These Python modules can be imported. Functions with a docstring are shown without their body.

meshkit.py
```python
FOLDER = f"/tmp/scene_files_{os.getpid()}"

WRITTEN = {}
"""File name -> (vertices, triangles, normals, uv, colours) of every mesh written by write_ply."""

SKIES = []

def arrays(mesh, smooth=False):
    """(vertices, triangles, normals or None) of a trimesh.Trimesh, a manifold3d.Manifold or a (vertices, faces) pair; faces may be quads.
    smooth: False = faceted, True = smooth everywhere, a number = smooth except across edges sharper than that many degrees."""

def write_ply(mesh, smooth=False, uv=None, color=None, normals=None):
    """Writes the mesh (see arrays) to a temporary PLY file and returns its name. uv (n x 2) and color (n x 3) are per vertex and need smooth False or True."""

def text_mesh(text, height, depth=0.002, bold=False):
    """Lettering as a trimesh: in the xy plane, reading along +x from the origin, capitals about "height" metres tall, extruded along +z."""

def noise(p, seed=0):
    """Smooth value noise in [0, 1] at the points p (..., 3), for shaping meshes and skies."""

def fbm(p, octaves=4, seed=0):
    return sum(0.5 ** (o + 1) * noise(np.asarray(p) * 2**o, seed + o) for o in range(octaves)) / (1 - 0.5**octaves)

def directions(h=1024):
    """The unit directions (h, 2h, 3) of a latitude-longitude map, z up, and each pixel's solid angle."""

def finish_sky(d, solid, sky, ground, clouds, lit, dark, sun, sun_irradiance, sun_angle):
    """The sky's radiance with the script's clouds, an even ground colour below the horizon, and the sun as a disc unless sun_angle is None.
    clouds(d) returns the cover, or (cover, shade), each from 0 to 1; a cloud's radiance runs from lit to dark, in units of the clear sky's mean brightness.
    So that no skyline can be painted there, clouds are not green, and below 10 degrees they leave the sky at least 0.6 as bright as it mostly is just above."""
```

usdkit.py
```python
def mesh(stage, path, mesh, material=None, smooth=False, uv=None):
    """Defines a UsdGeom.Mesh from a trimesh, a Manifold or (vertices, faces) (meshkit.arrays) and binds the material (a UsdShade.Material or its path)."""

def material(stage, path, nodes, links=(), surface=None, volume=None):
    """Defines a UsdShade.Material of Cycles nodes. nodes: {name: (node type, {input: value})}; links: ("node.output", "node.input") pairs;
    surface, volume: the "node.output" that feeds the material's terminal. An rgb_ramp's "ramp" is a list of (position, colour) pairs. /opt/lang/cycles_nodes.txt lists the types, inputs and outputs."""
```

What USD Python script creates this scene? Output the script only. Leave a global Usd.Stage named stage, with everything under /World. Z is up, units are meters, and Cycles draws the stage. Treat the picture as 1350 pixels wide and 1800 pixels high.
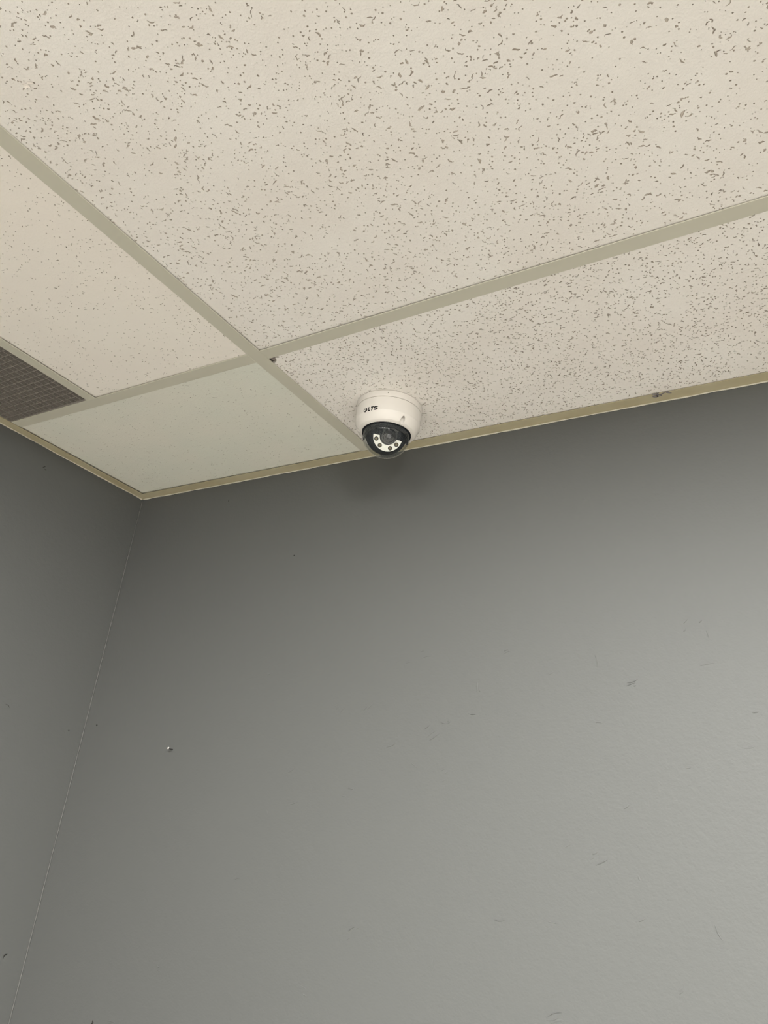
import math, random
import numpy as np, trimesh, manifold3d, shapely, usdkit, meshkit
from shapely import affinity
from shapely.geometry import Polygon, Point, box as sbox
from shapely.ops import unary_union
from shapely.strtree import STRtree
from pxr import Usd, UsdGeom, UsdLux, UsdShade, Gf, Sdf

stage = Usd.Stage.CreateInMemory()
UsdGeom.SetStageUpAxis(stage, 'Z')
UsdGeom.SetStageMetersPerUnit(stage, 1.0)
UsdGeom.Xform.Define(stage, '/World')
UsdGeom.Scope.Define(stage, '/World/Looks')

# ------------------------------------------------------------------ camera, exposure, light levels
HC = 2.60                                   # ceiling height; the grid's face is at z = HC
EYE = np.array([1.38262261, -1.06312314, HC - 0.67586107])
FWD = np.array([-0.50955692, 0.76297231, 0.39777506])
UP = np.array([0.12297534, -0.39297079, 0.91129085])
FWD /= np.linalg.norm(FWD)
UP = UP - FWD * (UP @ FWD); UP /= np.linalg.norm(UP)
RIGHT = np.cross(FWD, UP)
cam = UsdGeom.Camera.Define(stage, '/World/photo_camera')
cam.AddTransformOp().Set(Gf.Matrix4d(*RIGHT, 0, *UP, 0, *(-FWD), 0, *EYE, 1))
cam.CreateHorizontalApertureAttr(36.0)
cam.CreateVerticalApertureAttr(48.0)
cam.CreateFocalLengthAttr(36.0 * 1351.14 / 1350.0)
cam.CreateClippingRangeAttr((0.02, 100.0))
cam.CreateExposureAttr(2.07)
LAMP_COLOR = (1.0, 0.985, 0.95)
LAMP_NEAR = 9.5                             # radiance of the left near panel
LAMP_STRONG = 19.0                          # and of the newer panel beside it
LAMP_FAR = 4.0
LAMP_DEEP = 62.0                            # the deep-bowled one at the right rear
SAG = 0.012                                 # how far the diffusers bulge below the ceiling
ROOM_X, ROOM_Y = 5.0, -5.2                  # the room: x from 0, y from 0 back to ROOM_Y

rng = random.Random(7)
npr = np.random.default_rng(7)

# ------------------------------------------------------------------ helpers
def top_path(name, parent=None):
    base = (str(parent.GetPath()) if parent is not None else '/World') + '/'
    p, k = base + name, 0
    while stage.GetPrimAtPath(p):
        k += 1; p = f'{base}{name}_{k:03d}'
    return p

def tag(o, label=None, cat=None, group=None, kind=None):
    p = o.GetPrim() if hasattr(o, 'GetPrim') else o
    for k, v in (('label', label), ('category', cat), ('group', group), ('kind', kind)):
        if v: p.SetCustomDataByKey(k, v)
    return p

def obj(name, mesh, m, parent=None, smooth=False, label=None, kind=None, uv=None):
    o = usdkit.mesh(stage, top_path(name, parent), mesh, m, smooth=smooth, uv=uv)
    return tag(o, label=label, kind=kind)

def thing(name, label, cat, loc=(0, 0, 0), group=None, kind=None):
    x = UsdGeom.Xform.Define(stage, top_path(name))
    x.AddTranslateOp().Set(Gf.Vec3d(*loc))
    return tag(x, label, cat, group, kind)

def bx(x0, x1, y0, y1, z0, z1):
    b = trimesh.creation.box([x1 - x0, y1 - y0, z1 - z0])
    b.apply_translation([(x0 + x1) / 2, (y0 + y1) / 2, (z0 + z1) / 2])
    return b

def prism(a, b, c, d, z0, z1):
    """upright prism on the plan quad a b c d"""
    return trimesh.creation.extrude_polygon(Polygon([a, b, c, d]), z1 - z0, engine='earcut').apply_translation([0, 0, z0])

def lathe(profile, n=96):
    return trimesh.creation.revolve(np.array(profile, float), sections=n)

def join(*ms): return trimesh.util.concatenate([m for m in ms])

def mani(m):
    return manifold3d.Manifold(manifold3d.Mesh(np.asarray(m.vertices, np.float32), np.asarray(m.faces, np.uint32)))

def tm(M):
    g = M.to_mesh()
    return trimesh.Trimesh(np.array(g.vert_properties[:, :3]), np.array(g.tri_verts), process=False)

def to_frame(mesh, origin, ex, ey, ez):
    M = np.eye(4); M[:3, 0], M[:3, 1], M[:3, 2], M[:3, 3] = ex, ey, ez, origin
    return mesh.copy().apply_transform(M)

# ------------------------------------------------------------------ materials
def mat(name, color, rough=0.6, spec=0.5, metallic=0.0, **kw):
    return usdkit.material(stage, '/World/Looks/' + name, {'p': ('principled_bsdf', {'base_color': color, 'roughness': rough, 'specular_ior_level': spec, 'metallic': metallic, **kw})}, surface='p.BSDF')

def bumpy(name, color, rough, layers, spec=0.4, tint=None):
    """layers: (scale vector, detail, strength-distance); bumps added one upon another. tint: (scale, second colour, amount)."""
    nodes = {'g': ('geometry', {}), 'p': ('principled_bsdf', {'base_color': color, 'roughness': rough, 'specular_ior_level': spec})}
    links, last = [], None
    for i, (sc, det, rg, dist) in enumerate(layers):
        nodes[f'm{i}'] = ('mapping', {'scale': sc})
        nodes[f'n{i}'] = ('noise_texture', {'scale': 1.0, 'detail': det, 'roughness': rg})
        nodes[f'b{i}'] = ('bump', {'strength': 1.0, 'distance': dist})
        links += [('g.position', f'm{i}.vector'), (f'm{i}.vector', f'n{i}.vector'), (f'n{i}.fac', f'b{i}.height')]
        if last: links.append((last, f'b{i}.normal'))
        last = f'b{i}.normal'
    if last: links.append((last, 'p.normal'))
    if tint:
        sc, c2, amt = tint
        nodes['tn'] = ('noise_texture', {'scale': sc, 'detail': 3.0})
        nodes['tr'] = ('rgb_ramp', {'ramp': [(0.35, color), (0.65, tuple(a * (1 - amt) + b * amt for a, b in zip(color, c2)))]})
        links += [('g.position', 'tn.vector'), ('tn.fac', 'tr.fac'), ('tr.color', 'p.base_color')]
    return usdkit.material(stage, '/World/Looks/' + name, nodes, links, surface='p.BSDF')

TILE = (0.785, 0.745, 0.70)
m_tile = bumpy('fissured_tile', TILE, 0.9, [((420, 420, 420), 3, 0.6, 0.0006), ((90, 90, 90), 2, 0.5, 0.0006)], 0.2, tint=(9, (0.815, 0.785, 0.745), 1.0))
m_tile_plain = bumpy('pinhole_tile', (0.815, 0.765, 0.705), 0.9, [((420, 420, 420), 3, 0.6, 0.0005)], 0.2, tint=(6, (0.825, 0.785, 0.725), 1.0))
m_tile_fine = bumpy('fine_tile', (0.71, 0.69, 0.615), 0.9, [((160, 420, 420), 3, 0.6, 0.0005), ((260, 700, 300), 2, 0.5, 0.0004)], 0.2, tint=(7, (0.675, 0.68, 0.605), 1.0))
m_pit = bumpy('raw_mineral_fibre', (0.42, 0.375, 0.325), 1.0, [((900, 900, 900), 2, 0.6, 0.0006)], 0.1)
m_pit_pale = bumpy('raw_mineral_fibre_pale', (0.50, 0.45, 0.395), 1.0, [((900, 900, 900), 2, 0.6, 0.0006)], 0.1)
m_fibre = bumpy('torn_tile_fibre', (0.27, 0.235, 0.21), 1.0, [((700, 700, 700), 3, 0.6, 0.001)], 0.1)
m_tee = mat('almond_tee_enamel', (0.53, 0.51, 0.425), 0.5, 0.35)
m_angle = bumpy('olive_wall_angle', (0.42, 0.365, 0.235), 0.55, [((40, 40, 300), 2, 0.5, 0.0002)], 0.35, tint=(14, (0.46, 0.415, 0.285), 1.0))
m_caulk = mat('pale_caulk', (0.57, 0.54, 0.45), 0.6, 0.3)
WALL = (0.103, 0.1055, 0.1020)
m_wall = bumpy('grey_wall_paint', WALL, 0.55, [((120, 120, 130), 3, 0.55, 0.00035), ((16, 16, 20), 4, 0.6, 0.0004), ((330, 330, 330), 2, 0.5, 0.0002)], 0.3)
m_ridge = mat('wall_paint_ridge', WALL, 0.55, 0.3)
m_bead = mat('corner_paint_bead', (0.116, 0.118, 0.112), 0.55, 0.3)
m_hole = mat('hole_inside', (0.05, 0.048, 0.045), 0.9, 0.2)
m_floor = bumpy('pale_vinyl_floor', (0.70, 0.67, 0.61), 0.5, [((60, 60, 60), 2, 0.5, 0.0003)], 0.4, tint=(5, (0.74, 0.71, 0.65), 1.0))
m_grille = mat('dusty_grille_enamel', (0.255, 0.232, 0.208), 0.6, 0.3)
m_duct = mat('dark_duct_lining', (0.055, 0.047, 0.038), 0.9, 0.1)
m_white = mat('white_camera_plastic', (0.735, 0.70, 0.655), 0.42, 0.45)
m_white_gap = mat('seam_shadow_gasket', (0.45, 0.42, 0.39), 0.8, 0.2)
m_black = mat('black_liner_plastic', (0.008, 0.010, 0.013), 0.55, 0.2)
m_black_gloss = mat('black_lens_barrel', (0.010, 0.010, 0.010), 0.35, 0.25)
m_grey = mat('grey_lens_bracket', (0.045, 0.045, 0.044), 0.45, 0.3)
m_glass_lens = mat('coated_lens_glass', (0.02, 0.02, 0.03), 0.03, 0.8)
m_reflector = mat('white_led_panel', (0.90, 0.87, 0.79), 0.3, 0.5)
m_led = mat('clear_amber_led', (0.20, 0.165, 0.095), 0.12, 0.8)
m_led_rim = mat('dark_led_socket', (0.06, 0.055, 0.05), 0.5, 0.4)
m_ink = mat('black_logo_ink', (0.008, 0.008, 0.008), 0.5, 0.3)
m_ink_grey = mat('grey_logo_ink', (0.12, 0.12, 0.12), 0.5, 0.3)
m_metal = mat('bright_nail_steel', (0.75, 0.75, 0.73), 0.25, 0.5, 1.0)
m_screw = mat('dull_screw_steel', (0.05, 0.047, 0.047), 0.5, 0.5, 0.6)
m_flake = mat('torn_paper_flake', (0.86, 0.80, 0.74), 0.8, 0.2)
m_debris = mat('grey_lint', (0.19, 0.175, 0.175), 0.95, 0.1)
m_trim_white = mat('troffer_frame_enamel', (0.78, 0.76, 0.70), 0.4, 0.4)
m_dome = usdkit.material(stage, '/World/Looks/clear_dome_polycarbonate', {
    'f': ('fresnel', {'IOR': 1.5}), 'geo': ('geometry', {}), 'inv': ('math', {'math_type': 'subtract', 'value1': 1.0}), 'mul': ('math', {'math_type': 'multiply'}), 't': ('transparent_bsdf', {'color': (0.93, 0.94, 0.94)}),
    'g': ('glossy_bsdf', {'color': (1, 1, 1), 'roughness': 0.03}), 'x': ('mix_closure', {}), 'd': ('diffuse_bsdf', {'color': (0.7, 0.72, 0.74)}), 'h': ('mix_closure', {'fac': 0.010})},
    [('geo.backfacing', 'inv.value2'), ('inv.value', 'mul.value1'), ('f.fac', 'mul.value2'), ('mul.value', 'x.fac'), ('t.BSDF', 'h.closure1'), ('d.BSDF', 'h.closure2'), ('h.closure', 'x.closure1'), ('g.BSDF', 'x.closure2')], surface='x.closure')
def lamp_mat(name, strength):
    return usdkit.material(stage, '/World/Looks/' + name, {'e': ('emission', {'color': LAMP_COLOR, 'strength': strength})}, surface='e.emission')
m_lamp_near = lamp_mat('lit_diffuser_near', LAMP_NEAR)
m_lamp_far = lamp_mat('lit_diffuser_far', LAMP_FAR)
m_lamp_deep = lamp_mat('lit_diffuser_deep', LAMP_DEEP)
m_lamp_strong = lamp_mat('lit_diffuser_strong', LAMP_STRONG)

# ------------------------------------------------------------------ a surface with real pits in it
def pitted(poly, pits, cell, place, floor_depth, normal_down=True):
    """poly: outline in plan; pits: polygons in plan. place(x, y, depth) -> point. Returns (surface with holes, walls and floors of the pits)."""
    tree = STRtree(pits) if pits else None
    x0, y0, x1, y1 = poly.bounds
    V, F, n = [], [], 0
    for i in range(int(math.ceil((x1 - x0) / cell))):
        for j in range(int(math.ceil((y1 - y0) / cell))):
            c = sbox(x0 + i * cell, y0 + j * cell, min(x1, x0 + (i + 1) * cell), min(y1, y0 + (j + 1) * cell)).intersection(poly)
            if c.is_empty: continue
            if tree is not None:
                hit = tree.query(c)
                if len(hit): c = c.difference(unary_union([pits[k] for k in hit]))
            for g in getattr(c, 'geoms', [c]):
                if g.geom_type != 'Polygon' or g.area < 1e-10: continue
                v, f = trimesh.creation.triangulate_polygon(g, engine='earcut')
                V.append(v); F.append(np.asarray(f) + n); n += len(v)
    V, F = np.vstack(V), np.vstack(F)
    surf = trimesh.Trimesh(place(V[:, 0], V[:, 1], 0 * V[:, 0]), F, process=False)
    PV, PF, n = [], [], 0
    for k, p in enumerate(pits):
        p = p.intersection(poly) if not poly.contains(p) else p
        for g in getattr(p, 'geoms', [p]):
            if g.geom_type != 'Polygon' or g.area < 1e-10: continue
            d = floor_depth(k)
            ring = np.array(shapely.geometry.polygon.orient(g).exterior.coords)[:-1]
            m = len(ring)
            inner = ring * 0.72 + ring.mean(0) * 0.28
            top = place(ring[:, 0], ring[:, 1], np.zeros(m)); bot = place(inner[:, 0], inner[:, 1], np.full(m, d))
            mid = place(*[np.array([a]) for a in ring.mean(0)], np.array([d * 1.15]))
            PV += [top, bot, mid]
            i = np.arange(m); j = (i + 1) % m
            PF += [np.c_[i, j, m + j] + n, np.c_[i, m + j, m + i] + n, np.c_[m + i, m + j, np.full(m, 2 * m)] + n]
            n += 2 * m + 1
    pit = trimesh.Trimesh(np.vstack(PV), np.vstack(PF), process=False) if PV else None
    return surf, pit

def fissure(x, y, L, w, a):
    n = 5
    t = np.linspace(-1, 1, n)
    bend = rng.uniform(-.2, .2) * L * (t ** 2) + np.array([rng.uniform(-.12, .12) * L for _ in t])
    wid = w * (0.30 + 0.70 * np.sqrt(np.maximum(0, 1 - t * t))) * np.array([rng.uniform(.55, 1.25) for _ in t])
    up = np.c_[t * L / 2, bend + wid / 2]; dn = np.c_[t * L / 2, bend - wid / 2][::-1]
    P = np.vstack([up, dn])
    c, s = math.cos(a), math.sin(a)
    P = P @ np.array([[c, s], [-s, c]]) + [x, y]
    q = Polygon(P)
    return q if q.is_valid else q.buffer(0)

def dot(x, y, r):
    a0 = rng.uniform(0, 6.28)
    return Polygon([(x + r * rng.uniform(.7, 1.25) * math.cos(a0 + k * 2 * math.pi / 6), y + r * rng.uniform(.7, 1.25) * math.sin(a0 + k * 2 * math.pi / 6)) for k in range(6)])

def scatter(poly, fis, dots, flen, fwid, drad, axis, spread, seed):
    """fissures and pinholes per square metre strewn over poly, in loose swarms"""
    rng.seed(seed)
    x0, y0, x1, y1 = poly.bounds
    A = (x1 - x0) * (y1 - y0)
    out = []
    def spot():
        while True:
            x, y = rng.uniform(x0 + .004, x1 - .004), rng.uniform(y0 + .004, y1 - .004)
            if rng.random() < 0.40 + 1.0 * float(meshkit.noise(np.array([x * 34, y * 34, seed * 3.7]), seed)) ** 1.5: return x, y
    for _ in range(int(fis * A)):
        x, y = spot()
        out.append(fissure(x, y, rng.triangular(*flen), rng.triangular(*fwid), axis + rng.gauss(0, spread)))
    for _ in range(int(dots * A)):
        x, y = spot(); out.append(dot(x, y, rng.triangular(*drad)))
    out = [p for p in out if not p.is_empty and p.area > 1e-8]
    u = unary_union(out)
    return [Polygon(g.exterior) for g in getattr(u, 'geoms', [u]) if g.geom_type == 'Polygon']

# ------------------------------------------------------------------ the ceiling
ceiling = thing('ceiling', 'suspended ceiling of fissured cream mineral tiles in an almond metal grid', 'ceiling', kind='structure')
TH = 0.015
# grid lines as measured: main tee (runs away from the back wall) and cross tees (run along it)
mainL, mainR = (0.6222, 0.6215), (0.6460, 0.6474)           # x at y = 0 and at y = -0.8
def mx(side, y): return side[0] + (side[1] - side[0]) * (-y / 0.8)
crossRu = lambda x: -0.3566 - 0.0042 * (x - 0.6466) / 0.70   # nearer edge of the right-hand cross tee
crossRl = lambda x: -0.3340 - 0.0050 * (x - 0.6466) / 0.70
crossLu = lambda x: -0.3572 - 0.0066 * (0.62 - x) / 0.60
crossLl = lambda x: -0.3334 - 0.0086 * (0.62 - x) / 0.60
VX0, VX1 = 0.2470, 0.2692                                   # the short tee beside the grille

def tee(name, pts, dz=0.0, m=None):
    """an inverted tee: face with a softened, hemmed edge, and the web above it"""
    m = m or m_tee
    p = Polygon(pts); q = p.buffer(-0.0006, join_style=2)
    M = manifold3d.Manifold
    hull = trimesh.convex.convex_hull(np.vstack([np.c_[np.array(q.exterior.coords), np.full(len(q.exterior.coords), HC + dz)],
                                                np.c_[np.array(p.exterior.coords), np.full(len(p.exterior.coords), HC + dz + 0.0005)],
                                                np.c_[np.array(p.exterior.coords), np.full(len(p.exterior.coords), HC + dz + 0.0011)]]))
    a, b, c, d = [np.array(k, float) for k in pts]          # a-b one long side, d-c the other
    m0, m1 = (a + d) / 2, (b + c) / 2
    t = (m1 - m0) / np.linalg.norm(m1 - m0); n = np.array([-t[1], t[0]]) * 0.0012
    web = prism(m0 + n, m1 + n, m1 - n, m0 - n, HC + dz + 0.001, HC + 0.034)
    return obj(name, join(hull, web), m, ceiling, smooth=25)

YB = -0.0245                                                # inner edge of the back wall angle
tee('main_tee', [(mx(mainL, -.0248), -.0248), (mx(mainL, -5.18), -5.18), (mx(mainR, -5.18), -5.18), (mx(mainR, -.0248), -.0248)])
tee('cross_tee', [(0.6462, crossRu(.6466)), (1.853, crossRu(1.853)), (1.853, crossRl(1.853)), (0.6462, crossRl(.6466))], dz=-0.0003)
tee('cross_tee', [(0.0262, crossLu(.0262)), (0.6222, crossLu(.6222)), (0.6222, crossLl(.6222)), (0.0262, crossLl(.0262))], dz=-0.0003)
tee('cross_tee', [(VX0, -.3608), (VX0, -.957), (VX1, -.957), (VX1, -.3606)], dz=0.0002)

GX = [0.6345, 1.865, 3.090, 4.315]
GY = [-0.9695 - 0.6096 * k for k in range(8) if -0.9695 - 0.6096 * k > ROOM_Y]
for gx in GX[1:]:
    tee('main_tee', [(gx - .012, -.018), (gx - .012, -5.18), (gx + .012, -5.18), (gx + .012, -.018)])
for gy in GY:
    xs = [0.018] + GX + [ROOM_X - .018]
    for a, b in zip(xs[:-1], xs[1:]):
        a2 = a if a == .018 else a + .0121; b2 = b if b == ROOM_X - .018 else b - .0121
        tee('cross_tee', [(a2, gy - .012), (b2, gy - .012), (b2, gy + .012), (a2, gy + .012)], dz=-0.0003)
tee('cross_tee', [(GX[1] + .0121, -.358), (GX[2] - .0121, -.358), (GX[2] - .0121, -.334), (GX[1] + .0121, -.334)], dz=-0.0003)
tee('cross_tee', [(GX[2] + .0121, -.358), (GX[3] - .0121, -.358), (GX[3] - .0121, -.334), (GX[2] + .0121, -.334)], dz=-0.0003)
tee('cross_tee', [(GX[3] + .0121, -.358), (ROOM_X - .018, -.358), (ROOM_X - .018, -.334), (GX[3] + .0121, -.334)], dz=-0.0003)

def tile(outline, m, pits, gap, depth=(0.0006, 0.0014), cell=0.05, seed=1, mp=None):
    """gap: height of the tile's face over the grid's face at the plan corners (x0y0, x1y0, x0y1, x1y1)"""
    p = Polygon(outline); x0, y0, x1, y1 = p.bounds
    g00, g10, g01, g11 = gap
    def zf(x, y):
        s, t = (x - x0) / (x1 - x0), (y - y0) / (y1 - y0)
        return HC + (g00 * (1 - s) + g10 * s) * (1 - t) + (g01 * (1 - s) + g11 * s) * t
    def place(x, y, d): return np.c_[x, y, zf(x, y) + d]
    rs = random.Random(seed); ds = [rs.uniform(*depth) for _ in pits]
    surf, pit = pitted(p, pits, cell, place, lambda k: ds[k])
    ring = np.array(p.exterior.coords)[:-1]; k = len(ring)
    lo = place(ring[:, 0], ring[:, 1], np.zeros(k)); hi = place(ring[:, 0], ring[:, 1], np.full(k, TH))
    i = np.arange(k); j = (i + 1) % k
    side = trimesh.Trimesh(np.vstack([lo, hi]), np.vstack([np.c_[i, k + j, j], np.c_[i, k + i, k + j]]), process=False)
    v, f = trimesh.creation.triangulate_polygon(p, engine='earcut')
    lid = trimesh.Trimesh(place(v[:, 0], v[:, 1], np.full(len(v), TH)), f, process=False)
    o = obj('tile', join(surf, side, lid), m, ceiling)
    if pit is not None: obj('fissures', pit, mp or m_pit, o, kind='stuff')
    return o

S = 0.0085                                                  # how far a tile reaches over its tees
# the big fissured tile, its near edge beyond the frame
o1 = [(mx(mainR, -.9575) - S, GY[0] + .0035), (1.853 + S, GY[0] + .0035), (1.853 + S, crossRu(1.853) + S), (.6466 - S, crossRu(.6466) + S)]
big = tile(o1, m_tile, scatter(Polygon(o1), 4700, 13000, (.0016, .0088, .0031), (.0008, .0031, .0013), (.0004, .0013, .0006), 0.2, 0.9, 11), (.0012, .0014, .0034, .0013), seed=3, mp=m_pit_pale)
# the fissured tile along the back wall, a bite out of its corner
o2 = [(.6466 - S, crossRl(.6466) - S), (1.853 + S, crossRl(1.853) - S), (1.853 + S, YB + S), (.6462 - S, YB + S)]
bite = Polygon([(.6466 - .012, -.346), (.6600, -.3455), (.6640, -.3328), (.6655, -.3300), (.6632, -.3283), (.6570, -.3302), (.6560, -.3258), (.6535, -.3225), (.6500, -.3200), (.6466 - .012, -.3190)])
p2 = Polygon(o2).difference(bite)
back_tile = tile(list(p2.exterior.coords)[:-1], m_tile, scatter(p2, 8200, 18000, (.0014, .0068, .0024), (.0008, .0024, .0012), (.0004, .0013, .0006), 0.35, 0.9, 12), (.0016, .0013, .0026, .0013), seed=4)
torn = trimesh.creation.icosphere(subdivisions=3, radius=1.0)
torn.vertices *= np.array([.018, .017, .004])
torn.vertices += (meshkit.fbm(torn.vertices * 400, 3, 5)[:, None] - .5) * np.array([.004, .004, .003])
torn.apply_translation([.6495, -.3305, HC + .0085])
obj('torn_corner', torn, m_fibre, back_tile, smooth=60, label='broken brown fibre corner beside the grid crossing')
# left of the main tee: the pinholed tile, then the fine tile in the corner
o3 = [(VX1 - S, GY[0] + .0035), (mx(mainL, -.9575) + S, GY[0] + .0035), (.6215 + S, crossLu(.6222) + S), (VX1 - S, crossLu(VX1) + S)]
o3 = list(Polygon(o3).exterior.coords)[:-1]
tile(o3, m_tile_plain, scatter(Polygon(o3), 1000, 7500, (.0014, .0040, .0020), (.0006, .0014, .0009), (.0004, .0012, .0006), 0.0, 0.5, 13), (.0036, .0012, .0034, .0012), seed=5)
o4 = [(.0245 - S, crossLl(.02) - S), (mainL[0] + S, crossLl(.6222) - S), (mainL[0] + S, YB + S), (.0245 - S, YB + S)]
tile(o4, m_tile_fine, scatter(Polygon(o4), 2200, 3000, (.0015, .0055, .0026), (.0004, .0009, .0006), (.0003, .0010, .0005), 0.1, 0.35, 14), (.0036, .0011, .0042, .0030), depth=(.0004, .0012), seed=6)
# the rest of the ceiling, outside the photograph
LIT = {(1, 0), (3, 0), (1, 4), (3, 4)}
xs = [0.0245] + GX + [ROOM_X - .0245]
for i in range(5):
    a, b = xs[i] + (.012 if i else 0) - S, xs[i + 1] - (.012 if i < 4 else 0) + S
    if i >= 2:
        tile([(a, GY[0] + .0035), (b, GY[0] + .0035), (b, -.358 + S), (a, -.358 + S)], m_tile, [], (.0013,) * 4, cell=2)
        tile([(a, -.334 - S), (b, -.334 - S), (b, YB + S), (a, YB + S)], m_tile, [], (.0013,) * 4, cell=2)
    for k in range(len(GY)):
        if (i, k) in LIT: continue
        y1 = GY[k] - .012 + S; y0 = (GY[k + 1] + .012 - S) if k + 1 < len(GY) else ROOM_Y + .0245 - S
        tile([(a, y0), (b, y0), (b, y1), (a, y1)], m_tile, [], (.0013,) * 4, cell=2)
plenum = bx(-.08, ROOM_X + .08, ROOM_Y - .08, .08, HC + .30, HC + .34)
obj('deck', plenum, m_duct, ceiling)

# the scuffed white flakes on the big tile and the lint caught at the wall angle are parts of what they cling to
def flake(pts, z, th=.0004, curl=.0015):
    c = np.mean(pts, 0)
    m = trimesh.creation.extrude_polygon(Polygon(pts), th, engine='earcut').subdivide().subdivide()
    d = np.linalg.norm(m.vertices[:, :2] - c, axis=1)
    m.vertices[:, 2] = HC + z - m.vertices[:, 2] - curl * (d / d.max()) ** 2
    m.fix_normals(); return m
fl = [[(.7168, -.8188), (.7222, -.8172), (.7226, -.8200), (.7198, -.8240), (.7178, -.8225)], [(.7225, -.8215), (.7290, -.8180), (.7296, -.8189), (.7240, -.8232)], [(.7152, -.8190), (.7164, -.8182), (.7188, -.8235), (.7180, -.8243)]]
obj('paper_flake', join(*[flake(p, .0008) for p in fl]), m_flake, big, label='torn white paper scuff')

# wall angles
def angle(name, label, mesh_main, bead, extra=()):
    t = thing(name, label, 'wall angle', kind='structure')
    obj('angle_flange', mesh_main, m_angle, t, smooth=25)
    obj('caulk_bead', bead, m_caulk, t, smooth=50, label='thin pale bead along the wall edge')
    return t

def ragged_bead(p0, p1, r, seed, lumps=()):
    """a thin caulk bead between two points, with a wavering radius"""
    p0, p1 = np.array(p0, float), np.array(p1, float)
    n = max(2, int(np.linalg.norm(p1 - p0) / 0.008)); ts = np.linspace(0, 1, n + 1)
    d = (p1 - p0) / np.linalg.norm(p1 - p0)
    e1 = np.array([0, 0, 1.0]) if abs(d[2]) < .9 else np.array([1.0, 0, 0]); e2 = np.cross(d, e1); k = 8
    V, F = [], []
    q = p0 + (p1 - p0) * ts[:, None]
    rr = r * (0.55 + 0.9 * meshkit.fbm(q * 60 + seed, 3, seed))
    off = (meshkit.noise(q * 25 + 7, seed + 3) - .5) * r * .9
    for l, amp, wd in lumps: rr += amp * np.exp(-((ts * np.linalg.norm(p1 - p0) - l) / wd) ** 2)
    for i in range(n + 1):
        for j in range(k):
            a = 2 * math.pi * j / k
            V.append(q[i] + rr[i] * (math.cos(a) * e1 + math.sin(a) * e2) + np.array([0, 0, off[i] if abs(d[2]) < .9 else 0]))
    for i in range(n):
        for j in range(k):
            a, b = i * k + j, i * k + (j + 1) % k
            F += [[a, b, b + k], [a, b + k, a + k]]
    return trimesh.Trimesh(V, F, process=False)

t1 = angle('trim_1', 'olive wall angle along the top of the back wall, behind the camera', bx(0.0002, ROOM_X, YB, -0.0002, HC, HC + .0008), ragged_bead((0.004, -.0010, HC - .0002), (ROOM_X, -.0010, HC - .0002), .0012, 3, [(.006, .0016, .004), (.014, .0014, .002), (.019, .0010, .0015)]))
t2 = angle('trim_2', 'olive wall angle along the top of the left wall, under the air grille', bx(0.0002, .0245, ROOM_Y, YB - .0003, HC + .0001, HC + .0009), ragged_bead((.0010, -.004, HC - .0002), (.0010, ROOM_Y, HC - .0002), .0012, 5, [(.003, .0012, .004)]))
def lint(cx, cy, L, w, a, z=0.0, seed=0):
    m = trimesh.creation.icosphere(subdivisions=2, radius=1.0); m.vertices *= np.array([L / 2, w / 2, w * .4])
    m.vertices += (meshkit.fbm(m.vertices * 600 + seed, 3, seed)[:, None] - .5) * np.array([w, w, w * .6])
    return m.apply_transform(trimesh.transformations.rotation_matrix(a, [0, 0, 1])).apply_translation([cx, cy, HC - z])
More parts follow.
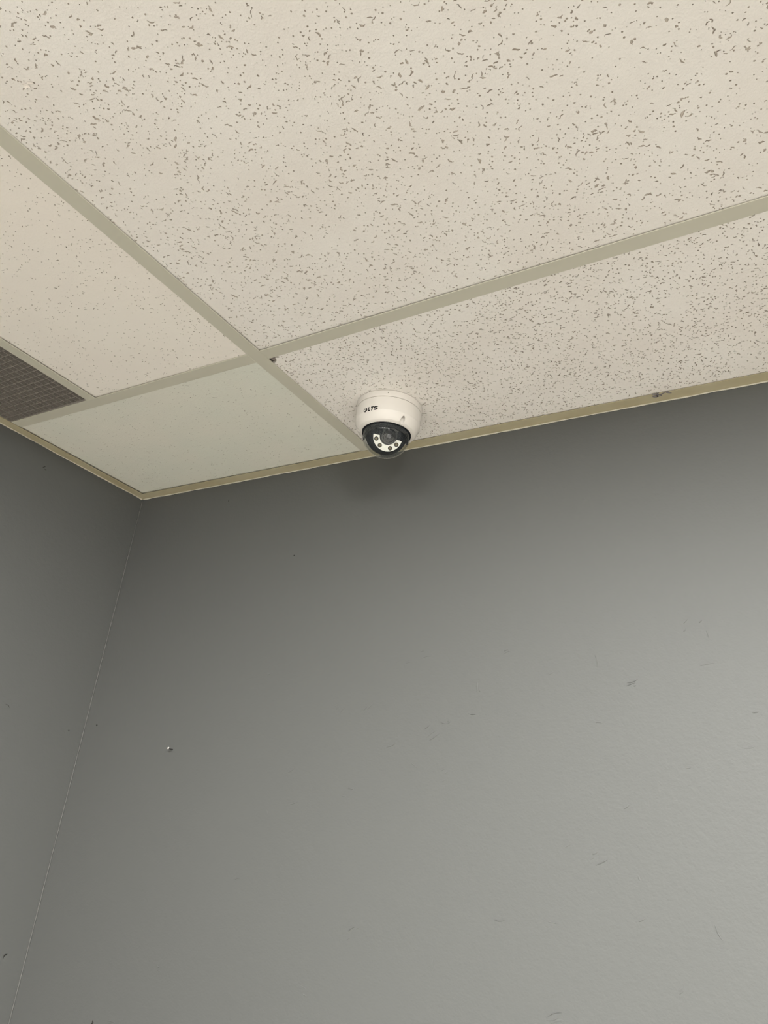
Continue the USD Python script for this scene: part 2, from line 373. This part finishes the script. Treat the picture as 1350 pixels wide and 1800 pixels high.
obj('lint', join(lint(1.1585, -.0245, .0075, .0030, .2, .0006, 1), lint(1.1580, -.0185, .0090, .0032, .2, .0008, 2), lint(1.1625, -.0215, .0035, .0080, .3, .0006, 3),
                 lint(1.1700, -.0230, .0090, .0018, -.5, .0006, 4), lint(1.1785, -.0215, .0090, .0016, .5, .0006, 5), lint(1.1770, -.0250, .0050, .0022, .3, .0003, 6), lint(1.1660, -.0190, .0050, .0020, .9, .0005, 7)), m_debris, t1, smooth=60, label='grey lint caught on the flange')

# ------------------------------------------------------------------ walls and floor
def marks_polys(ms):
    out = []
    for u, v, L, w, a in ms: out.append(fissure(u, v, L, w, a))
    return out
rng.seed(99)
back_marks = marks_polys([(.2768, HC - .0424, .0030, .0026, 1.4), (.4794, HC - .1866, .0034, .0024, .3), (.0354, HC - .5116, .0050, .0030, .1), (.2108, HC - .9950, .0080, .0040, 1.4)])
left_marks = marks_polys([(-.2560, HC - .0398, .0075, .0028, .55), (-.2515, HC - .0440, .0045, .0018, .2), (-.1808, HC - .5077, .0110, .0014, -.35), (-.0355, HC - .5287, .0030, .0030, 1.2), (-.0459, HC - .9257, .0100, .0030, .9)])
WT = 0.12
def wall(name, label, poly, marks, place, outer):
    surf, pit = pitted(poly, marks, 0.4, place, lambda k: .0022)
    return thing_mesh(name, label, join(surf, outer), pit)
def thing_mesh(name, label, mesh, pit):
    w = obj(name, mesh, m_wall); tag(w, label, 'wall', kind='structure')
    if pit is not None: obj('gouge', pit, m_hole, w, label='small dark nail holes and gouges', kind='stuff')
    return w
HW = HC + .30
wb = wall('wall_back', 'textured grey painted wall behind and below the dome camera', sbox(0, 0, ROOM_X, HW), back_marks, lambda x, y, d: np.c_[x, d, y], bx(-.1, ROOM_X + .1, .004, WT, 0, HW))
wl = wall('wall_left', 'grey painted side wall below the air grille at the left', sbox(ROOM_Y, 0, 0, HW), left_marks, lambda x, y, d: np.c_[-d, x, y], bx(-WT, -.004, ROOM_Y, .003, 0, HW))
tag(obj('wall_right', bx(ROOM_X, ROOM_X + WT, ROOM_Y, 0, 0, HW), m_wall), 'grey painted wall outside the frame to the right', 'wall', kind='structure')
tag(obj('wall_front', bx(0, ROOM_X, ROOM_Y - WT, ROOM_Y, 0, HW), m_wall), 'grey painted wall behind the viewer', 'wall', kind='structure')
tag(obj('floor', bx(-.1, ROOM_X + .1, ROOM_Y - .1, .1, -.1, 0), m_floor), 'pale vinyl floor below the frame', 'floor', kind='structure')
obj('corner_bead', ragged_bead((.0012, -.0012, HC - .004), (.0012, -.0012, .01), .0012, 9), m_bead, wb, smooth=60, label='slightly paler painted bead down the corner')
# trowel ridges and paint nibs standing proud of the lower wall
rng.seed(41)
rid = []
for _ in range(320):
    x, z = rng.uniform(.25, 1.9), rng.uniform(.9, HC - .35)
    if rng.random() > .25 + .75 * min(1, max(0, (x - .3) / .8)): continue
    a = rng.choice([-.5, -.45, -.6, -.2, .1, 1.2]) + rng.gauss(0, .25)
    for q in range(rng.choice([1, 1, 2, 3])):
        L, w = rng.triangular(.003, .022, .007), rng.uniform(.0008, .0022)
        m = trimesh.creation.icosphere(subdivisions=2, radius=1.0); m.vertices *= np.array([L / 2, rng.uniform(.0003, .0009), w / 2])
        m.vertices[:, 2] += rng.uniform(-.25, .25) * (m.vertices[:, 0] ** 2) / (L / 2)
        m.apply_transform(trimesh.transformations.rotation_matrix(a, [0, 1, 0]))
        m.apply_translation([x + rng.gauss(0, .006) * q, 0, z + rng.gauss(0, .006) * q]); rid.append(m)
obj('trowel_ridges', join(*rid), m_ridge, wb, smooth=60, kind='stuff')

# the nail standing out of the back wall
nl = thing('nail', 'small nail with a pale head sticking out of the grey back wall', 'nail', (.2636, 0, HC - .551))
shank = trimesh.creation.cylinder(.0009, .010, sections=12).apply_transform(trimesh.transformations.rotation_matrix(math.pi / 2, [1, 0, 0])).apply_translation([.0010, -.0048, -.0008])
hd = lathe([(0, -.0006), (.0016, -.0006), (.0019, -.0002), (.0019, .0003), (.0014, .0007), (0, .0009)], 24)
hd.apply_transform(trimesh.transformations.rotation_matrix(math.pi / 2, [1, 0, 0])).apply_translation([-.0006, -.0100, .0006])
obj('shank', shank, m_screw, nl, smooth=40); obj('head', hd, m_flake, nl, smooth=40)

# ------------------------------------------------------------------ the eggcrate air grille
gr = thing('air_grille', 'dusty square eggcrate air grille set in the ceiling by the left wall', 'air vent', (.0245, -.957, HC))
GW, GD = VX0 - .0245, .957 - .3637
pitch = GW / 18.0
for k in range(1, 18):
    obj('blade', bx(k * pitch - .00065, k * pitch + .00065, .0, GD, .0022, .0088), m_grille, gr)
ny = int(round(GD / pitch))
for k in range(1, ny):
    y = k * GD / ny
    obj('blade', bx(.0, GW, y - .00065, y + .00065, .0024, .0090), m_grille, gr)
rim = join(bx(-.006, .0012, 0, GD + .006, .0014, .0150), bx(GW - .0012, GW + .006, 0, GD + .006, .0014, .0150), bx(.0013, GW - .0013, -.006, .0012, .0014, .0150), bx(.0013, GW - .0013, GD - .0012, GD + .006, .0014, .0150))
obj('rim', rim, m_grille, gr)
duct = join(bx(-.006, 0, 0, GD, .0152, .22), bx(GW, GW + .006, 0, GD, .0152, .22), bx(-.006, GW + .006, -.006, 0, .0152, .22), bx(-.006, GW + .006, GD, GD + .006, .0152, .22), bx(-.006, GW + .006, -.006, GD + .006, .22, .226))
obj('duct', duct, m_duct, gr)

# ------------------------------------------------------------------ lay-in lights, all outside the frame
XM = (GX[0] + GX[1]) / 2                                    # the near cell is halved by a short tee and holds two square panels
tee('cross_tee', [(XM - .012, GY[1] + .0121), (XM - .012, GY[0] - .0121), (XM + .012, GY[0] - .0121), (XM + .012, GY[1] + .0121)], dz=0.0002)
X3 = (GX[2] + GX[3]) / 2                                    # and one at the right rear fills half a cell, a plain tile the other half
tee('cross_tee', [(X3 - .012, GY[5] + .0121), (X3 - .012, GY[4] - .0121), (X3 + .012, GY[4] - .0121), (X3 + .012, GY[5] + .0121)], dz=0.0002)
tile([(GX[2] + .012 - S, GY[5] + .012 - S), (X3 - .012 + S, GY[5] + .012 - S), (X3 - .012 + S, GY[4] - .012 + S), (GX[2] + .012 - S, GY[4] - .012 + S)], m_tile, [], (.0013,) * 4, cell=2)
spots = [(GX[0], XM, 0, 'left of the pair nearest the dome camera', m_lamp_near), (XM, GX[1], 0, 'right of the pair nearest the dome camera', m_lamp_strong),
         (GX[2], GX[3], 0, 'by the right end of the back wall', m_lamp_far), (GX[0], GX[1], 4, 'at the left rear of the room', m_lamp_far), (X3, GX[3], 4, 'at the right rear of the room', m_lamp_deep)]
for xa, xb, k, where, lm in spots:
    a, b = xa + .013, xb - .013
    y1, y0 = GY[k] - .013, GY[k + 1] + .013
    t = thing('ceiling_light', f'lay-in troffer light with white diffuser {where}', 'ceiling light', ((a + b) / 2, (y0 + y1) / 2, HC), group=None)
    w, d = (b - a) / 2, (y1 - y0) / 2
    obj('housing', join(bx(-w, w, -d, d, .09, .095), bx(-w, -w + .004, -d, d, .004, .09), bx(w - .004, w, -d, d, .004, .09), bx(-w, w, -d, -d + .004, .004, .09), bx(-w, w, d - .004, d, .004, .09)), m_trim_white, t)
    obj('frame', join(bx(-w, -w + .02, -d, d, -.002, .0035), bx(w - .02, w, -d, d, -.002, .0035), bx(-w + .02, w - .02, -d, -d + .02, -.002, .0035), bx(-w + .02, w - .02, d - .02, d, -.002, .0035)), m_trim_white, t)
    n = 14
    g = np.linspace(-1, 1, n + 1); X, Y = np.meshgrid(g, g, indexing='ij')
    Z = -(.024 if lm is m_lamp_near else .006 if lm is m_lamp_strong else .100 if lm is m_lamp_deep else SAG) * (1 - X ** 4) * (1 - Y ** 4) + .001
    V = np.c_[(X * (w - .021)).ravel(), (Y * (d - .021)).ravel(), Z.ravel()]
    F = []
    for p in range(n):
        for q in range(n):
            c = p * (n + 1) + q; F += [[c, c + 1, c + n + 2], [c, c + n + 2, c + n + 1]]
    obj('diffuser', trimesh.Trimesh(V, F, process=False), lm, t, smooth=True)

# ------------------------------------------------------------------ the dome camera
AX, AY = 0.7512, -0.1375
dc = thing('dome_camera', 'white dome security camera with a clear bubble on the ceiling tile', 'security camera', (AX, AY, HC + .0014))
N = 128
obj('base_ring', lathe([(0, .0), (.0550, .0), (.0553, -.0008), (.0550, -.0104), (.0545, -.0109), (0, -.0109)], N), m_white, dc, smooth=40)
obj('seam', lathe([(0, -.0108), (.0536, -.0108), (.0536, -.0118), (0, -.0118)], N), m_white_gap, dc, smooth=40)
prof = [(0, -.0117), (.0541, -.0117), (.0546, -.0121), (.0547, -.0140), (.0545, -.0300), (.0543, -.0358), (.0540, -.0367), (.0533, -.0385), (.0522, -.0415), (.0510, -.0440), (.0493, -.0468), (.0470, -.0492), (.0445, -.0506), (.0420, -.0512)]
prof += [(.0405, -.0512), (.0402, -.0500), (.0402, -.0480), (0, -.0480)]
body = mani(lathe(prof, N))
RS = .0488
for az in (-28, -148, 92):
    a = math.radians(az)
    cyl = manifold3d.Manifold.cylinder(.040, .0040, .0040, 32).translate([RS * math.cos(a), RS * math.sin(a), -.071])
    body = body - cyl
obj('body', tm(body), m_white, dc, smooth=16)
for az in (-28, -148, 92):
    a = math.radians(az)
    s = lathe([(0, -.0355), (.0030, -.0355), (.0036, -.0348), (.0036, -.0308), (0, -.0308)], 24)
    hexs = manifold3d.Manifold.cylinder(.004, .0013, .0013, 6).translate([0, 0, -.0375])
    s = tm(mani(s) - hexs).apply_translation([RS * math.cos(a), RS * math.sin(a), 0])
    obj('screw', s, m_screw, dc, smooth=30)
a = math.radians(-61)
pin = trimesh.creation.cylinder(.0006, .0006, sections=12).apply_transform(trimesh.geometry.align_vectors([0, 0, 1], [math.cos(a), math.sin(a), 0])).apply_translation([.0551 * math.cos(a), .0551 * math.sin(a), -.0055])
obj('reset_pinhole', pin, m_hole, dc)

# lettering and eye emblem printed on the side
def wrap(mesh, az0, zc, R=.05455):
    m = mesh.copy()
    while m.edges_unique_length.max() > .003 and len(m.faces) < 60000: m = m.subdivide()
    x, y, z = m.vertices.T
    r_at = np.interp(zc + y, [-.0440, -.0415, -.0385, -.0367, -.0358, -.0300, -.0140, -.0121], [.0510, .0522, .0533, .0540, .0543, .0545, .0547, .0546])
    a = math.radians(az0) + x / R
    m.vertices = np.c_[(r_at + z) * np.cos(a), (r_at + z) * np.sin(a), zc + y]
    return m
def ext(p): return join(*[trimesh.creation.extrude_polygon(g, .00025, engine='earcut').apply_translation([0, 0, -.0001]) for g in getattr(p, 'geoms', [p])])
HL, SW, SV = .0071, .0021, .00175                             # cap height, stem and bar widths of the letters
gl = sbox(0, 0, SW, HL).union(sbox(0, 0, .0048, SV))
gt = sbox(0, HL - SV, .0058, HL).union(sbox(.0029 - SW / 2, 0, .0029 + SW / 2, HL))
r_ = (HL - SV) / 4; wx = .0020
sp = [(wx * 1.45 * math.cos(t), 3 * r_ + SV / 2 + r_ * math.sin(t)) for t in np.radians(np.linspace(20, 270, 22))] + [(wx * 1.45 * math.cos(t), r_ + SV / 2 + r_ * math.sin(t)) for t in np.radians(np.linspace(90, -160, 22))]
gs = shapely.geometry.LineString(sp).buffer(SV * .54, cap_style=2)
word = unary_union([gl, affinity.translate(gt, .0050, 0), affinity.translate(gs, .0146, 0)])
word = affinity.affine_transform(word, [.985, .20, 0, 1, 0, 0])
obj('logo_lettering', wrap(ext(word), -95.6, -.0366), m_ink, dc, label='black LTS lettering')
ring = Point(0, 0).buffer(.0032, 24)
sw = ring.difference(Point(-.0006, .0005).buffer(.0023, 24))
sw = sw.union(Point(.0009, -.0007).buffer(.0013, 20)).difference(Point(.0005, -.0002).buffer(.0005, 16))
sw2 = ring.difference(Point(0, 0).buffer(.0027, 24)).union(Point(-.0009, .0009).buffer(.0006, 16))
em = obj('logo_emblem', wrap(ext(affinity.scale(sw, 1.2, 1.2, origin=(0, 0))), -100.6, -.0330), m_ink, dc, label='round eye emblem')
obj('outline', wrap(ext(affinity.scale(sw2.difference(sw), 1.2, 1.2, origin=(0, 0))), -100.6, -.0330), m_ink_grey, em)

# the clear bubble (a shell) and what is inside it
SC = np.array([0, 0, -.0518]); RO, RI = .0404, .0386
def arc(R, a0, a1, n): return [(R * math.cos(t), SC[2] - R * math.sin(t)) for t in np.linspace(a0, a1, n)]
sh = arc(RO, -.02, math.pi / 2 - 1e-4, 40) + arc(RI, math.pi / 2 - 1e-4, -.02, 40)
sh[39] = (0, sh[39][1]); sh[40] = (0, sh[40][1])
obj('clear_bubble', lathe(sh + [sh[0]], N), m_dome, dc, smooth=40, label='clear plastic bubble')
obj('gasket', lathe([(.0400, -.0500), (.0409, -.0505), (.0411, -.0514), (.0405, -.0520), (.0387, -.0520), (.0385, -.0500), (.0400, -.0500)], N), m_black, dc, smooth=40, label='black rubber ring at the rim of the bubble')
obj('liner', lathe([(0, -.0482), (.0384, -.0482), (.0383, -.0528), (.0372, -.0560), (.0352, -.0575), (.0330, -.0560), (0, -.0550)], N), m_black, dc, smooth=40, label='black inner liner')

for az in (-146, 34):
    a = math.radians(az); M = np.eye(4)
    obj('liner_tab', bx(.0345, .0372, -.0032, .0032, -.0655, -.0530).apply_transform(trimesh.transformations.rotation_matrix(a, [0, 0, 1])), m_black, dc)

# the eyeball: a black ball cut flat towards where the lens looks
aim = EYE - (np.array([AX, AY, HC + .0014]) + SC); aim /= np.linalg.norm(aim)
ez = aim; ex = np.cross([0, 0, 1.0], ez); ex /= np.linalg.norm(ex); ey = np.cross(ez, ex)
roll = math.radians(-7); ex, ey = math.cos(roll) * ex + math.sin(roll) * ey, -math.sin(roll) * ex + math.cos(roll) * ey
def fr(m): return to_frame(m, SC, ex, ey, ez)
ball = [(.0345 * math.sin(t), -.0345 * math.cos(t)) for t in np.linspace(0, math.radians(133), 30)]
zf_ = ball[-1][1]; rf_ = ball[-1][0]
ball[0] = (0, ball[0][1])
ball += [(rf_ - .0012, zf_ + .0004), (.0250, zf_ - .0006), (0, zf_ - .0006)]
bl = tm(mani(fr(lathe(ball, 96))).trim_by_plane([0, 0, -1.0], .0490))
obj('eyeball', bl, m_black, dc, smooth=40, label='black ball carrying lens and lights')
# white crescent with its four infrared lamps, around the lower half of the lens
CC = np.array([.0032, -.0030])                              # middle of the crescent on the ball's face
LC = CC + [.0022, .0016]
def crescent(r0, r1, a0, a1, n=40):
    t = np.radians(np.linspace(a0, a1, n))
    return Polygon(np.vstack([np.c_[r1 * np.cos(t), r1 * np.sin(t)], np.c_[r0 * np.cos(t[::-1]), r0 * np.sin(t[::-1])]]))
cp = crescent(.0132, .0238, 181, 356).buffer(-.0012).buffer(.0012)
leds = [(.0189, a) for a in (202, 240, 295, 331)]
for r, a in leds: cp = cp.difference(Point(r * math.cos(math.radians(a)), r * math.sin(math.radians(a))).buffer(.0036, 20))
pm = trimesh.creation.extrude_polygon(cp, .0016, engine='earcut').apply_translation([CC[0], CC[1], zf_ - .0002])
pan = obj('led_panel', fr(pm), m_reflector, dc, smooth=30, label='white crescent light panel')
for r, a in leds:
    x, y = CC[0] + r * math.cos(math.radians(a)), CC[1] + r * math.sin(math.radians(a))
    sk = lathe([(0, -.0004), (.0036, -.0004), (.0036, .0013), (.0032, .0013), (.0027, .0002), (0, .0002)], 24).apply_translation([x, y, zf_])
    le = lathe([(0, .0), (.0024, .0), (.0024, .0007), (.0020, .0015), (.0011, .0019), (0, .0021)], 24).apply_translation([x, y, zf_])
    s_ = obj('led_socket', fr(sk), m_led_rim, pan, smooth=40)
    obj('led', fr(le), m_led, pan, smooth=60)
# the lens: bracket ring, barrel with stepped rings, glass
zl = zf_
brk = lathe([(.0104, 0), (.0128, 0), (.0128, .0042), (.0122, .0050), (.0108, .0050), (.0104, .0042), (.0104, 0)], 64)
cut = manifold3d.Manifold.cube([.05, .03, .02], True).translate([0, .0225, .002])
brk = tm(mani(brk) - cut)
arms = join(bx(-.0127, -.0104, .006, .0128, 0, .0046), bx(.0104, .0127, .006, .0118, 0, .0046))
bk = obj('lens_bracket', fr(join(brk, arms).apply_translation([LC[0], LC[1], zl - .0004])), m_grey, dc, smooth=35, label='grey bracket round the lens')
bar = [(0, 0), (.0098, 0), (.0098, .0052), (.0094, .0056), (.0086, .0056), (.0082, .0048), (.0074, .0048), (.0071, .0053), (.0062, .0053), (.0058, .0046), (.0050, .0046), (.0046, .0040), (0, .0040)]
lens = obj('lens', fr(lathe(bar, 64).apply_translation([LC[0], LC[1], zl - .0004])), m_black_gloss, dc, smooth=25, label='black stepped lens barrel')
obj('glass', fr(lathe([(0, .0036), (.0045, .0036), (.0042, .0044), (.0030, .0052), (.0015, .0056), (0, .0057)], 32).apply_translation([LC[0], LC[1], zl - .0004])), m_glass_lens, lens, smooth=60)
hood = crescent(.0125, .0155, 40, 145).buffer(.0002)
obj('lens_hood', fr(trimesh.creation.extrude_polygon(hood, .0062, engine='earcut').apply_translation([LC[0], LC[1], zl - .0006])), m_grey, dc, smooth=30, label='dark grey brow above the lens')
